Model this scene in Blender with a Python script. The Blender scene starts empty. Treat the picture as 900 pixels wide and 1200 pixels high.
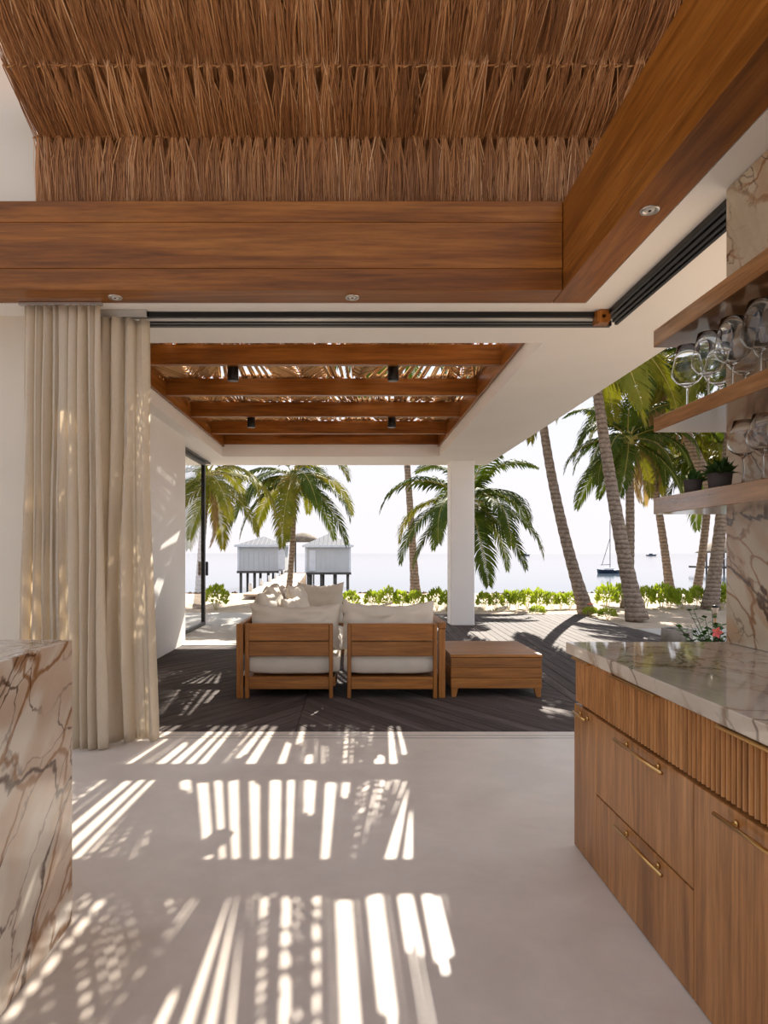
import bpy, bmesh, math, random
from mathutils import Vector, Matrix, noise as mnoise
R = random.Random(7)
scene = bpy.context.scene
COL = scene.collection
PI = math.pi

# ------------------------------------------------------------------ camera
CAM_Z = 1.34
cam_d = bpy.data.cameras.new('camera')
cam_d.lens = 24.0; cam_d.sensor_width = 36.0; cam_d.sensor_fit = 'AUTO'
cam_d.shift_x = 38 / 1200.0; cam_d.shift_y = 48 / 1200.0
cam_d.clip_start = 0.05; cam_d.clip_end = 20000
cam = bpy.data.objects.new('camera', cam_d); COL.objects.link(cam)
cam.location = (0, 0, CAM_Z); cam.rotation_euler = (PI / 2, 0, 0)
scene.camera = cam

# ------------------------------------------------------------------ world (pale hazy sky)
w = bpy.data.worlds.new('world'); scene.world = w; w.use_nodes = True
nt = w.node_tree; nt.nodes.clear()
tc = nt.nodes.new('ShaderNodeTexCoord'); sp = nt.nodes.new('ShaderNodeSeparateXYZ')
rp = nt.nodes.new('ShaderNodeValToRGB'); bg = nt.nodes.new('ShaderNodeBackground'); wo = nt.nodes.new('ShaderNodeOutputWorld')
nt.links.new(tc.outputs['Generated'], sp.inputs[0]); nt.links.new(sp.outputs['Z'], rp.inputs[0])
rp.color_ramp.elements[0].position = 0.0; rp.color_ramp.elements[0].color = (0.83, 0.79, 0.82, 1)
rp.color_ramp.elements[1].position = 1.0; rp.color_ramp.elements[1].color = (0.66, 0.76, 0.95, 1)
e = rp.color_ramp.elements.new(0.22); e.color = (0.79, 0.81, 0.88, 1)
nt.links.new(rp.outputs[0], bg.inputs[0]); bg.inputs[1].default_value = 0.68
nt.links.new(bg.outputs[0], wo.inputs[0])

# ------------------------------------------------------------------ sun
sun_d = bpy.data.lights.new('sun_offscreen', 'SUN'); sun_d.energy = 7.0; sun_d.angle = math.radians(0.32); sun_d.color = (1.0, 0.93, 0.82)
sun = bpy.data.objects.new('sun_offscreen', sun_d); COL.objects.link(sun); sun.location = (10, 30, 30)
sun.rotation_euler = Vector((-0.334, -1.235, -1.0)).to_track_quat('-Z', 'Y').to_euler()

# ------------------------------------------------------------------ colour management
vs = scene.view_settings
vs.view_transform = 'Standard'; vs.look = 'None'; vs.gamma = 1.0; vs.use_curve_mapping = False; vs.exposure = 0.85

# ================================================================== helpers
def at(px, py, d):
    return Vector(((px - 412) / 800.0 * d, d, CAM_Z + (648 - py) / 800.0 * d))

class MB:
    def __init__(s): s.v = []; s.f = []; s.c = []
    def box(s, x0, x1, y0, y1, z0, z1, b=0.0):
        if x0 > x1: x0, x1 = x1, x0
        if y0 > y1: y0, y1 = y1, y0
        if z0 > z1: z0, z1 = z1, z0
        lo = (x0, y0, z0); hi = (x1, y1, z1); o = len(s.v)
        b = min(b, (x1 - x0) * .45, (y1 - y0) * .45, (z1 - z0) * .45)
        if b <= 0:
            for i in range(8): s.v.append(tuple(hi[a] if (i >> a) & 1 else lo[a] for a in range(3)))
            for q in ((0, 2, 3, 1), (4, 5, 7, 6), (0, 1, 5, 4), (2, 6, 7, 3), (0, 4, 6, 2), (1, 3, 7, 5)):
                s.f.append(tuple(o + k for k in q))
            return s
        idx = {}
        for i in range(8):
            sg = [(i >> a) & 1 for a in range(3)]
            for ax in range(3):
                p = []
                for a in range(3):
                    q = hi[a] if sg[a] else lo[a]
                    if a != ax: q += -b if sg[a] else b
                    p.append(q)
                idx[(i, ax)] = len(s.v); s.v.append(tuple(p))
        def flip(i, a): return i ^ (1 << a)
        for ax in range(3):
            a, c = [k for k in range(3) if k != ax]
            for sgn in (0, 1):
                i = sgn << ax
                q = [i, flip(i, a), flip(flip(i, a), c), flip(i, c)]
                s.f.append(tuple(idx[(k, ax)] for k in q))
            for k in range(4):
                i = ((k & 1) << a) | ((k >> 1) << c)
                j = flip(i, ax)
                s.f.append((idx[(i, a)], idx[(j, a)], idx[(j, c)], idx[(i, c)]))
        for i in range(8): s.f.append((idx[(i, 0)], idx[(i, 1)], idx[(i, 2)]))
        return s
    def tube(s, pts, rad, n=8, cap=True):
        pts = [Vector(p) for p in pts]
        if not hasattr(rad, '__len__'): rad = [rad] * len(pts)
        o = len(s.v); up = None
        for i, p in enumerate(pts):
            t = (pts[min(i + 1, len(pts) - 1)] - pts[max(i - 1, 0)])
            t = t.normalized() if t.length > 1e-9 else Vector((0, 0, 1))
            if up is None:
                up = Vector((0, 0, 1)) if abs(t.z) < .9 else Vector((1, 0, 0))
            a = t.cross(up).normalized(); bb = a.cross(t).normalized(); up = bb
            for k in range(n):
                th = 2 * PI * k / n
                s.v.append(tuple(p + (a * math.cos(th) + bb * math.sin(th)) * rad[i]))
        for i in range(len(pts) - 1):
            for k in range(n):
                k2 = (k + 1) % n
                s.f.append((o + i * n + k, o + i * n + k2, o + (i + 1) * n + k2, o + (i + 1) * n + k))
        if cap:
            s.f.append(tuple(o + k for k in range(n))[::-1])
            s.f.append(tuple(o + (len(pts) - 1) * n + k for k in range(n)))
        return s
    def lathe(s, prof, c=(0, 0, 0), n=20):
        o = len(s.v); c = Vector(c)
        for r, z in prof:
            for k in range(n):
                th = 2 * PI * k / n
                s.v.append((c.x + r * math.cos(th), c.y + r * math.sin(th), c.z + z))
        for i in range(len(prof) - 1):
            for k in range(n):
                k2 = (k + 1) % n
                s.f.append((o + i * n + k, o + i * n + k2, o + (i + 1) * n + k2, o + (i + 1) * n + k))
        if prof[0][0] > 1e-4: s.f.append(tuple(o + k for k in range(n))[::-1])
        if prof[-1][0] > 1e-4: s.f.append(tuple(o + (len(prof) - 1) * n + k for k in range(n)))
        return s
    def prism(s, poly, z0, z1):
        o = len(s.v); n = len(poly)
        for p in poly: s.v.append((p[0], p[1], z0))
        for p in poly: s.v.append((p[0], p[1], z1))
        s.f.append(tuple(o + k for k in range(n))[::-1]); s.f.append(tuple(o + n + k for k in range(n)))
        for k in range(n):
            k2 = (k + 1) % n; s.f.append((o + k, o + k2, o + n + k2, o + n + k))
        return s
    def quad(s, *ps):
        o = len(s.v); s.v += [tuple(p) for p in ps]; s.f.append(tuple(range(o, o + len(ps)))); return s
    def hexa(s, bot, top):
        o = len(s.v); s.v += [tuple(p) for p in bot] + [tuple(p) for p in top]
        for q in ((3, 2, 1, 0), (4, 5, 6, 7), (0, 1, 5, 4), (1, 2, 6, 5), (2, 3, 7, 6), (3, 0, 4, 7)): s.f.append(tuple(o + k for k in q))
        return s
    def mesh(s, name, off=(0, 0, 0), smooth=False, fix=True):
        me = bpy.data.meshes.new(name)
        ox, oy, oz = off
        me.from_pydata([(x - ox, y - oy, z - oz) for x, y, z in s.v], [], s.f)
        if fix:
            bm = bmesh.new(); bm.from_mesh(me); bmesh.ops.recalc_face_normals(bm, faces=bm.faces); bm.to_mesh(me); bm.free()
        if smooth: me.polygons.foreach_set('use_smooth', [True] * len(me.polygons))
        if s.c:
            ca = me.attributes.new('tone', 'FLOAT', 'FACE'); ca.data.foreach_set('value', s.c)
        me.update(); return me

def link(name, me, m, parent=None):
    o = bpy.data.objects.new(name, me); COL.objects.link(o)
    if m is not None and not me.materials: me.materials.append(m)
    if parent is not None: o.parent = parent
    return o
def tag(o, label=None, cat=None, group=None, kind=None):
    if label: o['label'] = label
    if cat: o['category'] = cat
    if group: o['group'] = group
    if kind: o['kind'] = kind
    return o
def thing(name, label, cat, loc=(0, 0, 0), group=None, kind=None):
    o = bpy.data.objects.new(name, None); COL.objects.link(o); o.location = loc
    o.empty_display_size = .1
    return tag(o, label, cat, group, kind)
def wloc(o):
    v = Vector(o.location)
    while o.parent: o = o.parent; v += Vector(o.location)
    return v
def part(name, mb, m, parent, smooth=False, fix=True, label=None):
    """mb in world coordinates; becomes a child of parent (no rotation)."""
    o = link(name, mb.mesh(name, wloc(parent), smooth, fix), m, parent)
    if label: o['label'] = label
    return o
def solo(name, mb, m, label, cat, group=None, smooth=False, fix=True, kind=None, org=None):
    if org is None:
        xs = [p[0] for p in mb.v]; ys = [p[1] for p in mb.v]; zs = [p[2] for p in mb.v]
        org = ((min(xs) + max(xs)) / 2, (min(ys) + max(ys)) / 2, min(zs))
    o = link(name, mb.mesh(name, org, smooth, fix), m); o.location = org
    return tag(o, label, cat, group, kind)
def struct(name, mb, m, label=None, smooth=False, fix=True):
    o = link(name, mb.mesh(name, (0, 0, 0), smooth, fix), m); o['kind'] = 'structure'
    if label: o['label'] = label
    return o

# ================================================================== materials
def mat(name):
    m = bpy.data.materials.new(name); m.use_nodes = True; n = m.node_tree.nodes
    return m, m.node_tree, n['Principled BSDF']
def N(t, ty, **kw):
    n = t.nodes.new(ty)
    for k, v in kw.items():
        if k in n.inputs: n.inputs[k].default_value = v
        else: setattr(n, k, v)
    return n
def ramp(t, src, stops, interp='LINEAR'):
    r = t.nodes.new('ShaderNodeValToRGB'); cr = r.color_ramp; cr.interpolation = interp
    while len(cr.elements) < len(stops): cr.elements.new(.5)
    for el, (p, c) in zip(cr.elements, stops): el.position = p; el.color = (*c, 1) if len(c) == 3 else c
    t.links.new(src, r.inputs[0]); return r.outputs[0]
def coords(t, scale=(1, 1, 1), rnd=True, kind='Object'):
    tc = t.nodes.new('ShaderNodeTexCoord'); mp = t.nodes.new('ShaderNodeMapping')
    mp.inputs['Scale'].default_value = scale
    if rnd:
        oi = t.nodes.new('ShaderNodeObjectInfo'); mu = N(t, 'ShaderNodeMath', operation='MULTIPLY'); mu.inputs[1].default_value = 37.0
        ad = N(t, 'ShaderNodeVectorMath', operation='ADD')
        t.links.new(oi.outputs['Random'], mu.inputs[0]); t.links.new(tc.outputs[kind], ad.inputs[0]); t.links.new(mu.outputs[0], ad.inputs[1])
        t.links.new(ad.outputs[0], mp.inputs['Vector'])
    else: t.links.new(tc.outputs[kind], mp.inputs['Vector'])
    return mp.outputs[0]
def tnoise(t, vec, scale, detail=4, rough=.55, dist=0.0):
    n = N(t, 'ShaderNodeTexNoise'); n.inputs['Scale'].default_value = scale; n.inputs['Detail'].default_value = detail
    n.inputs['Roughness'].default_value = rough; n.inputs['Distortion'].default_value = dist
    t.links.new(vec, n.inputs['Vector']); return n.outputs['Fac']
def mixc(t, a, b, fac, mode='MIX'):
    m = t.nodes.new('ShaderNodeMix'); m.data_type = 'RGBA'; m.blend_type = mode
    for s, i in ((fac, 0), (a, 6), (b, 7)):
        if hasattr(s, 'is_output'): t.links.new(s, m.inputs[i])
        elif i == 0: m.inputs[0].default_value = s
        else: m.inputs[i].default_value = (*s, 1)
    return m.outputs[2]
def bump(t, bs, h, strength=.2, dist=.01):
    b = t.nodes.new('ShaderNodeBump'); b.inputs['Strength'].default_value = strength; b.inputs['Distance'].default_value = dist
    t.links.new(h, b.inputs['Height']); t.links.new(b.outputs[0], bs.inputs['Normal'])

def wood(name, dark, mid, light, axis='x', s=1.0, rough=.4, vary=.25, coat=0.0, spec=.5):
    m, t, b = mat(name)
    k = {'x': (.35, 6, 6), 'y': (6, .35, 6), 'z': (6, 6, .35)}[axis]
    v = coords(t, tuple(q * s for q in k))
    n1 = tnoise(t, v, 1.6, 6, .6, 1.2); n2 = tnoise(t, v, 9.0, 4, .7, .3)
    c = ramp(t, n1, [(.25, dark), (.5, mid), (.75, light)])
    g = ramp(t, n2, [(.3, (.62, .62, .62)), (.62, (1.08, 1.08, 1.08))])
    c = mixc(t, c, g, 1.0, 'MULTIPLY')
    oi = t.nodes.new('ShaderNodeObjectInfo')
    g2 = ramp(t, oi.outputs['Random'], [(0, (1 - vary,) * 3), (1, (1 + vary * .5,) * 3)])
    c = mixc(t, c, g2, 1.0, 'MULTIPLY')
    t.links.new(c, b.inputs['Base Color']); b.inputs['Roughness'].default_value = rough
    b.inputs['Coat Weight'].default_value = coat; b.inputs['Coat Roughness'].default_value = .12; b.inputs['Coat IOR'].default_value = 1.7
    b.inputs['Specular IOR Level'].default_value = spec
    bump(t, b, n2, .15, .002); return m
def plain(name, col, rough=.5, metal=0.0, var=.08, sc=3.0, bumpy=0.0, bsc=40):
    m, t, b = mat(name)
    v = coords(t, (1, 1, 1))
    n = tnoise(t, v, sc, 4)
    c = ramp(t, n, [(.3, tuple(q * (1 - var) for q in col)), (.7, tuple(min(1, q * (1 + var)) for q in col))])
    t.links.new(c, b.inputs['Base Color']); b.inputs['Roughness'].default_value = rough; b.inputs['Metallic'].default_value = metal
    if bumpy: bump(t, b, tnoise(t, v, bsc, 3), bumpy, .01)
    return m
def marble(name, base, base2, rust, dark, scale, rough=.12, shift=(0, 0, 0), amt=1.0):
    m, t, b = mat(name)
    tc = t.nodes.new('ShaderNodeTexCoord'); mp = t.nodes.new('ShaderNodeMapping'); mp.inputs['Location'].default_value = shift
    mp.vector_type = 'TEXTURE'; mp.inputs['Rotation'].default_value = (-.85, .2, .3); mp.inputs['Scale'].default_value = (.8, .72, 1.5); t.links.new(tc.outputs['Object'], mp.inputs[0]); v = mp.outputs[0]
    c = ramp(t, tnoise(t, v, scale * 1.1, 6, .65, 1.0), [(.3, base2), (.52, base), (.75, tuple(min(1, q * 1.1) for q in base))])
    def warp(amp, sc):
        nz = N(t, 'ShaderNodeTexNoise'); nz.inputs['Scale'].default_value = sc; nz.inputs['Detail'].default_value = 5; nz.inputs['Roughness'].default_value = .5
        t.links.new(v, nz.inputs['Vector'])
        sb = N(t, 'ShaderNodeVectorMath', operation='SUBTRACT'); sb.inputs[1].default_value = (.5, .5, .5); t.links.new(nz.outputs['Color'], sb.inputs[0])
        sc_ = N(t, 'ShaderNodeVectorMath', operation='SCALE'); sc_.inputs['Scale'].default_value = amp; t.links.new(sb.outputs[0], sc_.inputs[0])
        ad = N(t, 'ShaderNodeVectorMath', operation='ADD'); t.links.new(v, ad.inputs[0]); t.links.new(sc_.outputs[0], ad.inputs[1]); return ad.outputs[0]
    def crack(sc, wd, amp, wsc):
        vo = N(t, 'ShaderNodeTexVoronoi', feature='DISTANCE_TO_EDGE'); vo.inputs['Scale'].default_value = sc
        t.links.new(warp(amp, wsc), vo.inputs['Vector'])
        return ramp(t, vo.outputs['Distance'], [(0, (1, 1, 1)), (wd * .5, (.8, .8, .8)), (wd, (0, 0, 0))])
    def mul(a, f):
        q = N(t, 'ShaderNodeMath', operation='MULTIPLY'); t.links.new(a, q.inputs[0])
        if hasattr(f, 'is_output'): t.links.new(f, q.inputs[1])
        else: q.inputs[1].default_value = f
        return q.outputs[0]
    mA = ramp(t, tnoise(t, v, scale * 1.0, 2), [(.38, (0, 0, 0)), (.50, (1, 1, 1))])
    mB = ramp(t, tnoise(t, v, scale * 1.7, 3), [(.44, (0, 0, 0)), (.60, (1, 1, 1))])
    mC = ramp(t, tnoise(t, v, scale * .8, 2, .5, .5), [(.38, (0, 0, 0)), (.52, (1, 1, 1))])
    c = mixc(t, c, tuple(q * 1.5 for q in rust), mul(mul(crack(scale * 2.1, .15, .5, 2.2), mA), .4 * amt))
    c = mixc(t, c, rust, mul(mul(crack(scale * 2.7, .04, .55, 2.0), mA), .9 * amt))
    c = mixc(t, c, dark, mul(mul(crack(scale * 3.3, .022, .5, 3.0), mB), .85 * amt))
    c = mixc(t, c, dark, mul(mul(crack(scale * 1.15, .016, .45, 3.0), mC), .95 * amt))
    t.links.new(c, b.inputs['Base Color']); b.inputs['Roughness'].default_value = rough
    return m
def leafmat(name, c1, c2, trans=.35, rough=.6):
    m, t, b = mat(name)
    out = [n for n in t.nodes if n.type == 'OUTPUT_MATERIAL'][0]
    v = coords(t, (1, 1, 1)); c = ramp(t, tnoise(t, v, 2.5, 3), [(.3, c1), (.7, c2)])
    t.links.new(c, b.inputs['Base Color']); b.inputs['Roughness'].default_value = rough; b.inputs['Specular IOR Level'].default_value = .12
    tr = t.nodes.new('ShaderNodeBsdfTranslucent'); mx = t.nodes.new('ShaderNodeMixShader'); mx.inputs[0].default_value = trans
    c2_ = mixc(t, c, (1.5, 1.5, .55), 1.0, 'MULTIPLY'); t.links.new(c2_, tr.inputs[0])
    t.links.new(b.outputs[0], mx.inputs[1]); t.links.new(tr.outputs[0], mx.inputs[2]); t.links.new(mx.outputs[0], out.inputs[0])
    return m

M = {}
for ax in 'xyz':
    M['beam_' + ax] = wood('beam_wood_' + ax, (.13, .038, .005), (.29, .098, .013), (.42, .165, .032), ax, .8, .34, .1, 0, .28)
    M['teak_' + ax] = wood('teak_' + ax, (.22, .075, .012), (.36, .135, .024), (.46, .19, .042), ax, 1.2, .4, .15)
    M['shelf_' + ax] = wood('shelf_wood_' + ax, (.15, .06, .02), (.30, .14, .052), (.44, .23, .10), ax, 1.0, .2, .1, 1.0)
    M['walnut_' + ax] = wood('walnut_' + ax, (.24, .095, .025), (.47, .20, .058), (.62, .30, .105), ax, 1.3, .32, .12)
    M['deck_' + ax] = wood('deck_wood_' + ax, (.060, .042, .036), (.10, .075, .066), (.155, .122, .112), ax, 1.6, .75, .3, 0, .2)
    M['pier_' + ax] = wood('pier_wood_' + ax, (.42, .30, .20), (.55, .42, .30), (.65, .52, .40), ax, 1.0, .6, .2)
M['plaster'] = plain('cream_plaster', (.66, .585, .48), .7, 0, .04, 1.2, .05, 30)
M['soffit'] = plain('white_plaster', (.93, .905, .865), .6, 0, .03, .8)
M['concrete_out'] = plain('pale_concrete', (.47, .43, .38), .8, 0, .06, 2.0, .1, 60)
M['black'] = plain('black_metal', (.018, .017, .017), .35, .6)
M['steel'] = plain('brushed_steel', (.55, .53, .5), .3, .9)
M['brass'] = plain('brass', (.66, .42, .16), .28, 1.0)
M['bulb'] = plain('frosted_lens', (.75, .72, .68), .3)
M['linen'] = plain('cream_cushion_linen', (.66, .585, .485), .85, 0, .05, 6, .15, 220)
M['dark_clay'] = plain('dark_clay', (.05, .036, .03), .8, 0, .2, 8, .2)
M['stone_pot'] = plain('grey_stone', (.27, .235, .20), .9, 0, .25, 10, .3)
M['soil'] = plain('soil', (.03, .02, .014), .95)
M['trunk'] = None
M['green'] = leafmat('palm_leaf_green', (.032, .060, .007), (.085, .115, .014), .16)
M['yellow'] = leafmat('palm_leaf_yellow_green', (.10, .12, .012), (.20, .18, .022), .22)
M['dead'] = leafmat('palm_leaf_dry', (.26, .17, .085), (.40, .28, .16), .25)
M['bush'] = leafmat('bush_leaf', (.20, .28, .025), (.42, .48, .08), .35)
M['dark_leaf'] = leafmat('dark_leaf', (.022, .05, .012), (.06, .12, .03), .25, .7)
M['petal'] = leafmat('pink_petal', (.75, .10, .12), (.85, .2, .2), .3)
M['rachis'] = plain('palm_stalk', (.36, .30, .06), .5)
M['marble'] = marble('island_marble', (.78, .71, .60), (.64, .56, .46), (.31, .135, .035), (.075, .026, .009), 1.0, .16, (2.3, .7, .4))
M['marble_top'] = marble('counter_marble', (.64, .55, .44), (.46, .38, .29), (.24, .11, .04), (.06, .03, .016), 1.2, .04, (5, 1, 2), .7)
M['marble_wall'] = marble('wall_marble', (.50, .41, .29), (.34, .265, .175), (.25, .105, .03), (.05, .02, .008), 1.35, .2, (1.2, 4.1, 3.3))

def mk_floor():
    m, t, b = mat('polished_concrete'); v = coords(t, (1, 1, 1), False)
    n = tnoise(t, v, .9, 6, .6, .6); n2 = tnoise(t, v, 3.5, 5, .65, .4)
    c = ramp(t, n, [(.3, (.71, .615, .52)), (.7, (.82, .735, .645))])
    c = mixc(t, c, ramp(t, n2, [(.35, (.92, .92, .92)), (.65, (1.03, 1.03, 1.03))]), 1, 'MULTIPLY')
    t.links.new(c, b.inputs['Base Color']); t.links.new(ramp(t, n2, [(.3, (.28,) * 3), (.7, (.42,) * 3)]), b.inputs['Roughness'])
    b.inputs['Specular IOR Level'].default_value = .4
    return m
M['floor'] = mk_floor()
def mk_thatch():
    m, t, b = mat('dry_palm_thatch'); a = t.nodes.new('ShaderNodeAttribute'); a.attribute_name = 'tone'
    c = ramp(t, a.outputs['Fac'], [(0, (.19, .068, .016)), (.45, (.41, .168, .05)), (.8, (.60, .305, .12)), (1, (.76, .48, .27))])
    t.links.new(c, b.inputs['Base Color']); b.inputs['Roughness'].default_value = .55; return m
M['thatch'] = mk_thatch()
def mk_reed():
    m, t, b = mat('reed_cane'); a = t.nodes.new('ShaderNodeAttribute'); a.attribute_name = 'tone'
    c = ramp(t, a.outputs['Fac'], [(0, (.46, .24, .09)), (.5, (.72, .44, .20)), (1, (.85, .62, .36))])
    t.links.new(c, b.inputs['Base Color']); b.inputs['Roughness'].default_value = .8; b.inputs['Specular IOR Level'].default_value = .2; return m
M['reed'] = mk_reed()
M['backing'] = plain('thatch_backing', (.36, .148, .045), .9, 0, .3, 8)
def mk_trunk():
    m, t, b = mat('palm_trunk'); v = coords(t, (1, 1, 1))
    n = tnoise(t, v, 14, 4, .6); 
    wv = N(t, 'ShaderNodeTexWave', wave_type='BANDS', bands_direction='Z'); wv.inputs['Scale'].default_value = 3.2; wv.inputs['Distortion'].default_value = 2.5
    wv.inputs['Detail'].default_value = 2; wv.inputs['Detail Scale'].default_value = 3
    t.links.new(v, wv.inputs['Vector'])
    c = ramp(t, n, [(.3, (.16, .12, .09)), (.7, (.34, .27, .21))])
    c = mixc(t, c, ramp(t, wv.outputs['Fac'], [(.1, (.62, .6, .58)), (.45, (1.05, 1.05, 1.05))]), 1, 'MULTIPLY')
    t.links.new(c, b.inputs['Base Color']); b.inputs['Roughness'].default_value = .85
    bump(t, b, wv.outputs['Fac'], .4, .03); return m
M['trunk'] = mk_trunk()
def mk_sand():
    m, t, b = mat('beach_sand'); v = coords(t, (1, 1, 1), False)
    c = ramp(t, tnoise(t, v, .6, 6, .65), [(.3, (.42, .31, .215)), (.7, (.56, .44, .33))])
    c = mixc(t, c, ramp(t, tnoise(t, v, 6, 5, .7), [(.35, (.82, .8, .78)), (.6, (1.05, 1.05, 1.05))]), 1, 'MULTIPLY')
    t.links.new(c, b.inputs['Base Color']); b.inputs['Roughness'].default_value = .9; bump(t, b, tnoise(t, v, 9, 5), .5, .04); return m
M['sand'] = mk_sand()
def mk_sea():
    m, t, b = mat('sea_water'); v = coords(t, (.25, 1, 1), False)
    b.inputs['Base Color'].default_value = (.12, .16, .20, 1); b.inputs['Roughness'].default_value = .06; b.inputs['Specular IOR Level'].default_value = .5
    bump(t, b, tnoise(t, v, 1.2, 3), .12, .05); return m
M['sea'] = mk_sea()
def mk_curtain():
    m, t, b = mat('curtain_linen'); out = [n for n in t.nodes if n.type == 'OUTPUT_MATERIAL'][0]
    v = coords(t, (60, 60, 12), False); c = ramp(t, tnoise(t, v, 3, 3), [(.3, (.85, .76, .62)), (.7, (.91, .83, .70))])
    t.links.new(c, b.inputs['Base Color']); b.inputs['Roughness'].default_value = .9
    tr = t.nodes.new('ShaderNodeBsdfTranslucent'); t.links.new(c, tr.inputs[0])
    mx = t.nodes.new('ShaderNodeMixShader'); mx.inputs[0].default_value = .5
    t.links.new(b.outputs[0], mx.inputs[1]); t.links.new(tr.outputs[0], mx.inputs[2]); t.links.new(mx.outputs[0], out.inputs[0]); return m
M['curtain'] = mk_curtain()
def mk_glass(name, rough=0.0, ior=1.45):
    m, t, b = mat(name); b.inputs['Transmission Weight'].default_value = 1; b.inputs['Roughness'].default_value = rough; b.inputs['IOR'].default_value = ior
    v = coords(t, (1, 1, 1)); c = ramp(t, tnoise(t, v, 2, 1), [(0, (.97, .98, .98)), (1, (1, 1, 1))]); t.links.new(c, b.inputs['Base Color']); return m
M['glass'] = mk_glass('clear_glass', 0.0, 1.28)
M['hut_wall'] = plain('hut_white_boards', (.60, .59, .58), .7, 0, .05, 1)
M['hut_roof'] = plain('hut_metal_roof', (.085, .09, .115), .7, 0, .12, 2)
M['hut_rib'] = plain('hut_roof_rib', (.16, .17, .21), .7)
M['hut_trim'] = plain('hut_trim_white', (.72, .72, .74), .6)
M['pile'] = plain('weathered_pile', (.10, .085, .075), .85, 0, .3, 4)
M['pile_orange'] = wood('pier_post_wood', (.22, .12, .055), (.36, .21, .10), (.46, .30, .16), 'z', 1, .6)
M['navy'] = plain('navy_hull', (.03, .05, .09), .35)
M['white_paint'] = plain('white_paint', (.8, .8, .8), .4)
M['grey_thatch'] = plain('weathered_thatch', (.19, .145, .105), .9, 0, .35, 3, .6, 8)
M['weed'] = plain('dry_seaweed', (.17, .105, .065), .95, 0, .4, 6, .5)

# ================================================================== structure
# floor of the room
fl = struct('floor', MB().box(-6, 1.95, -4, 4.93, -.25, 0), M['floor'], 'polished pale concrete floor of the room')
# sill with the sliding door tracks
tr = MB().box(-6, 1.95, 4.93, 5.13, -.25, -.003)
sill = struct('trim_1', tr, M['floor'], 'pale door sill with recessed steel tracks')
for y in (4.95, 5.02):
    part('sill_rail', MB().box(-2.3, 1.95, y - .004, y + .004, -.01, .0), M['steel'], sill)

# decks -------------------------------------------------------------
def clip(poly, nx, ny, c, keep_less):
    out = []; n = len(poly)
    for i in range(n):
        p, q = poly[i], poly[(i + 1) % n]
        dp = (p[0] * nx + p[1] * ny - c) * (1 if keep_less else -1); dq = (q[0] * nx + q[1] * ny - c) * (1 if keep_less else -1)
        if dp <= 0: out.append(p)
        if dp * dq < 0:
            k = dp / (dp - dq); out.append((p[0] + (q[0] - p[0]) * k, p[1] + (q[1] - p[1]) * k))
    return out
SEAM = -.42; DX0, DX1, DY0, DY1 = -2.46, 2.0, 5.135, 9.9
deck = struct('floor', MB().box(DX0, 5.0, DY0, 15.0, -.2, -.03), M['deck_x'], 'timber patio deck')
WB = .135; GAP = .009
def planks(rect, ang, mname):
    u = (math.cos(ang), math.sin(ang)); n = (-u[1], u[0])
    ds = [p[0] * n[0] + p[1] * n[1] for p in rect]
    k0 = math.floor(min(ds) / WB); k1 = math.ceil(max(ds) / WB)
    for k in range(k0, k1):
        p = clip(clip(rect, n[0], n[1], (k + 1) * WB - GAP / 2, True), n[0], n[1], k * WB + GAP / 2, False) if True else rect
        if len(p) < 3: continue
        area = abs(sum(p[i][0] * p[(i + 1) % len(p)][1] - p[(i + 1) % len(p)][0] * p[i][1] for i in range(len(p)))) / 2
        if area < .004: continue
        cx = sum(q[0] for q in p) / len(p); cy = sum(q[1] for q in p) / len(p)
        ca, sa = math.cos(-ang), math.sin(-ang)
        loc = [((q[0] - cx) * ca - (q[1] - cy) * sa, (q[0] - cx) * sa + (q[1] - cy) * ca) for q in p]
        o = link('plank', MB().prism(loc, -.03, 0).mesh('plank'), M['deck_x'], deck)
        o.location = (cx, cy, -R.random() * .0015); o.rotation_euler = (0, 0, ang)
A = math.radians(57)
planks([(DX0, DY0), (SEAM - .002, DY0), (SEAM - .002, DY1), (DX0, DY1)], A, 'x')
planks([(SEAM + .002, DY0), (DX1, DY0), (DX1, DY1), (SEAM + .002, DY1)], -A, 'x')
planks([(DX1 + .008, DY0), (5.0, DY0), (5.0, 15.0), (DX1 + .008, 15.0)], math.radians(88), 'x')
planks([(-.5, DY1 + .01), (DX1, DY1 + .01), (DX1, 15.0), (-.5, 15.0)], math.radians(88), 'x')

# pavings, sand, sea ------------------------------------------------
struct('floor', MB().box(-6.5, -.51, 9.91, 15.2, -.2, .004).box(-6.5, -2.47, 5.14, 9.91, -.2, -.004), M['concrete_out'], 'pale concrete path beside the deck')
struct('floor', MB().box(5.01, 14, 5.0, 12.0, -.2, .01), M['concrete_out'], 'pale concrete terrace beyond the deck')
gm = MB(); NX, NY = 90, 40
for j in range(NY + 1):
    for i in range(NX + 1):
        x = -90 + 200 * i / NX; y = -8 + 38 * j / NY
        z = -.05 + .05 * mnoise.noise((x * .35, y * .5, 0))
        crest = 23.6 + .5 * mnoise.noise((x * .3, 3, 1))
        if y > crest: z -= min(2.2, (y - crest) * .55)
        if -7 < x < 14 and y < 15.5: z = min(z, -.06)
        if y < 13: z = min(z, -.06)
        if -6.6 < x < 2.2 and y < 5.5: z = -.3
        gm.v.append((x, y, z))
for j in range(NY):
    for i in range(NX):
        a = j * (NX + 1) + i; gm.f.append((a, a + 1, a + NX + 2, a + NX + 1))
struct('ground', gm, M['sand'], 'sandy beach ground', True, False)
struct('sea', MB().quad((-9000, 22, -1.2), (9000, 22, -1.2), (9000, 15000, -1.2), (-9000, 15000, -1.2)), M['sea'], 'calm pale sea', fix=False)
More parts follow.
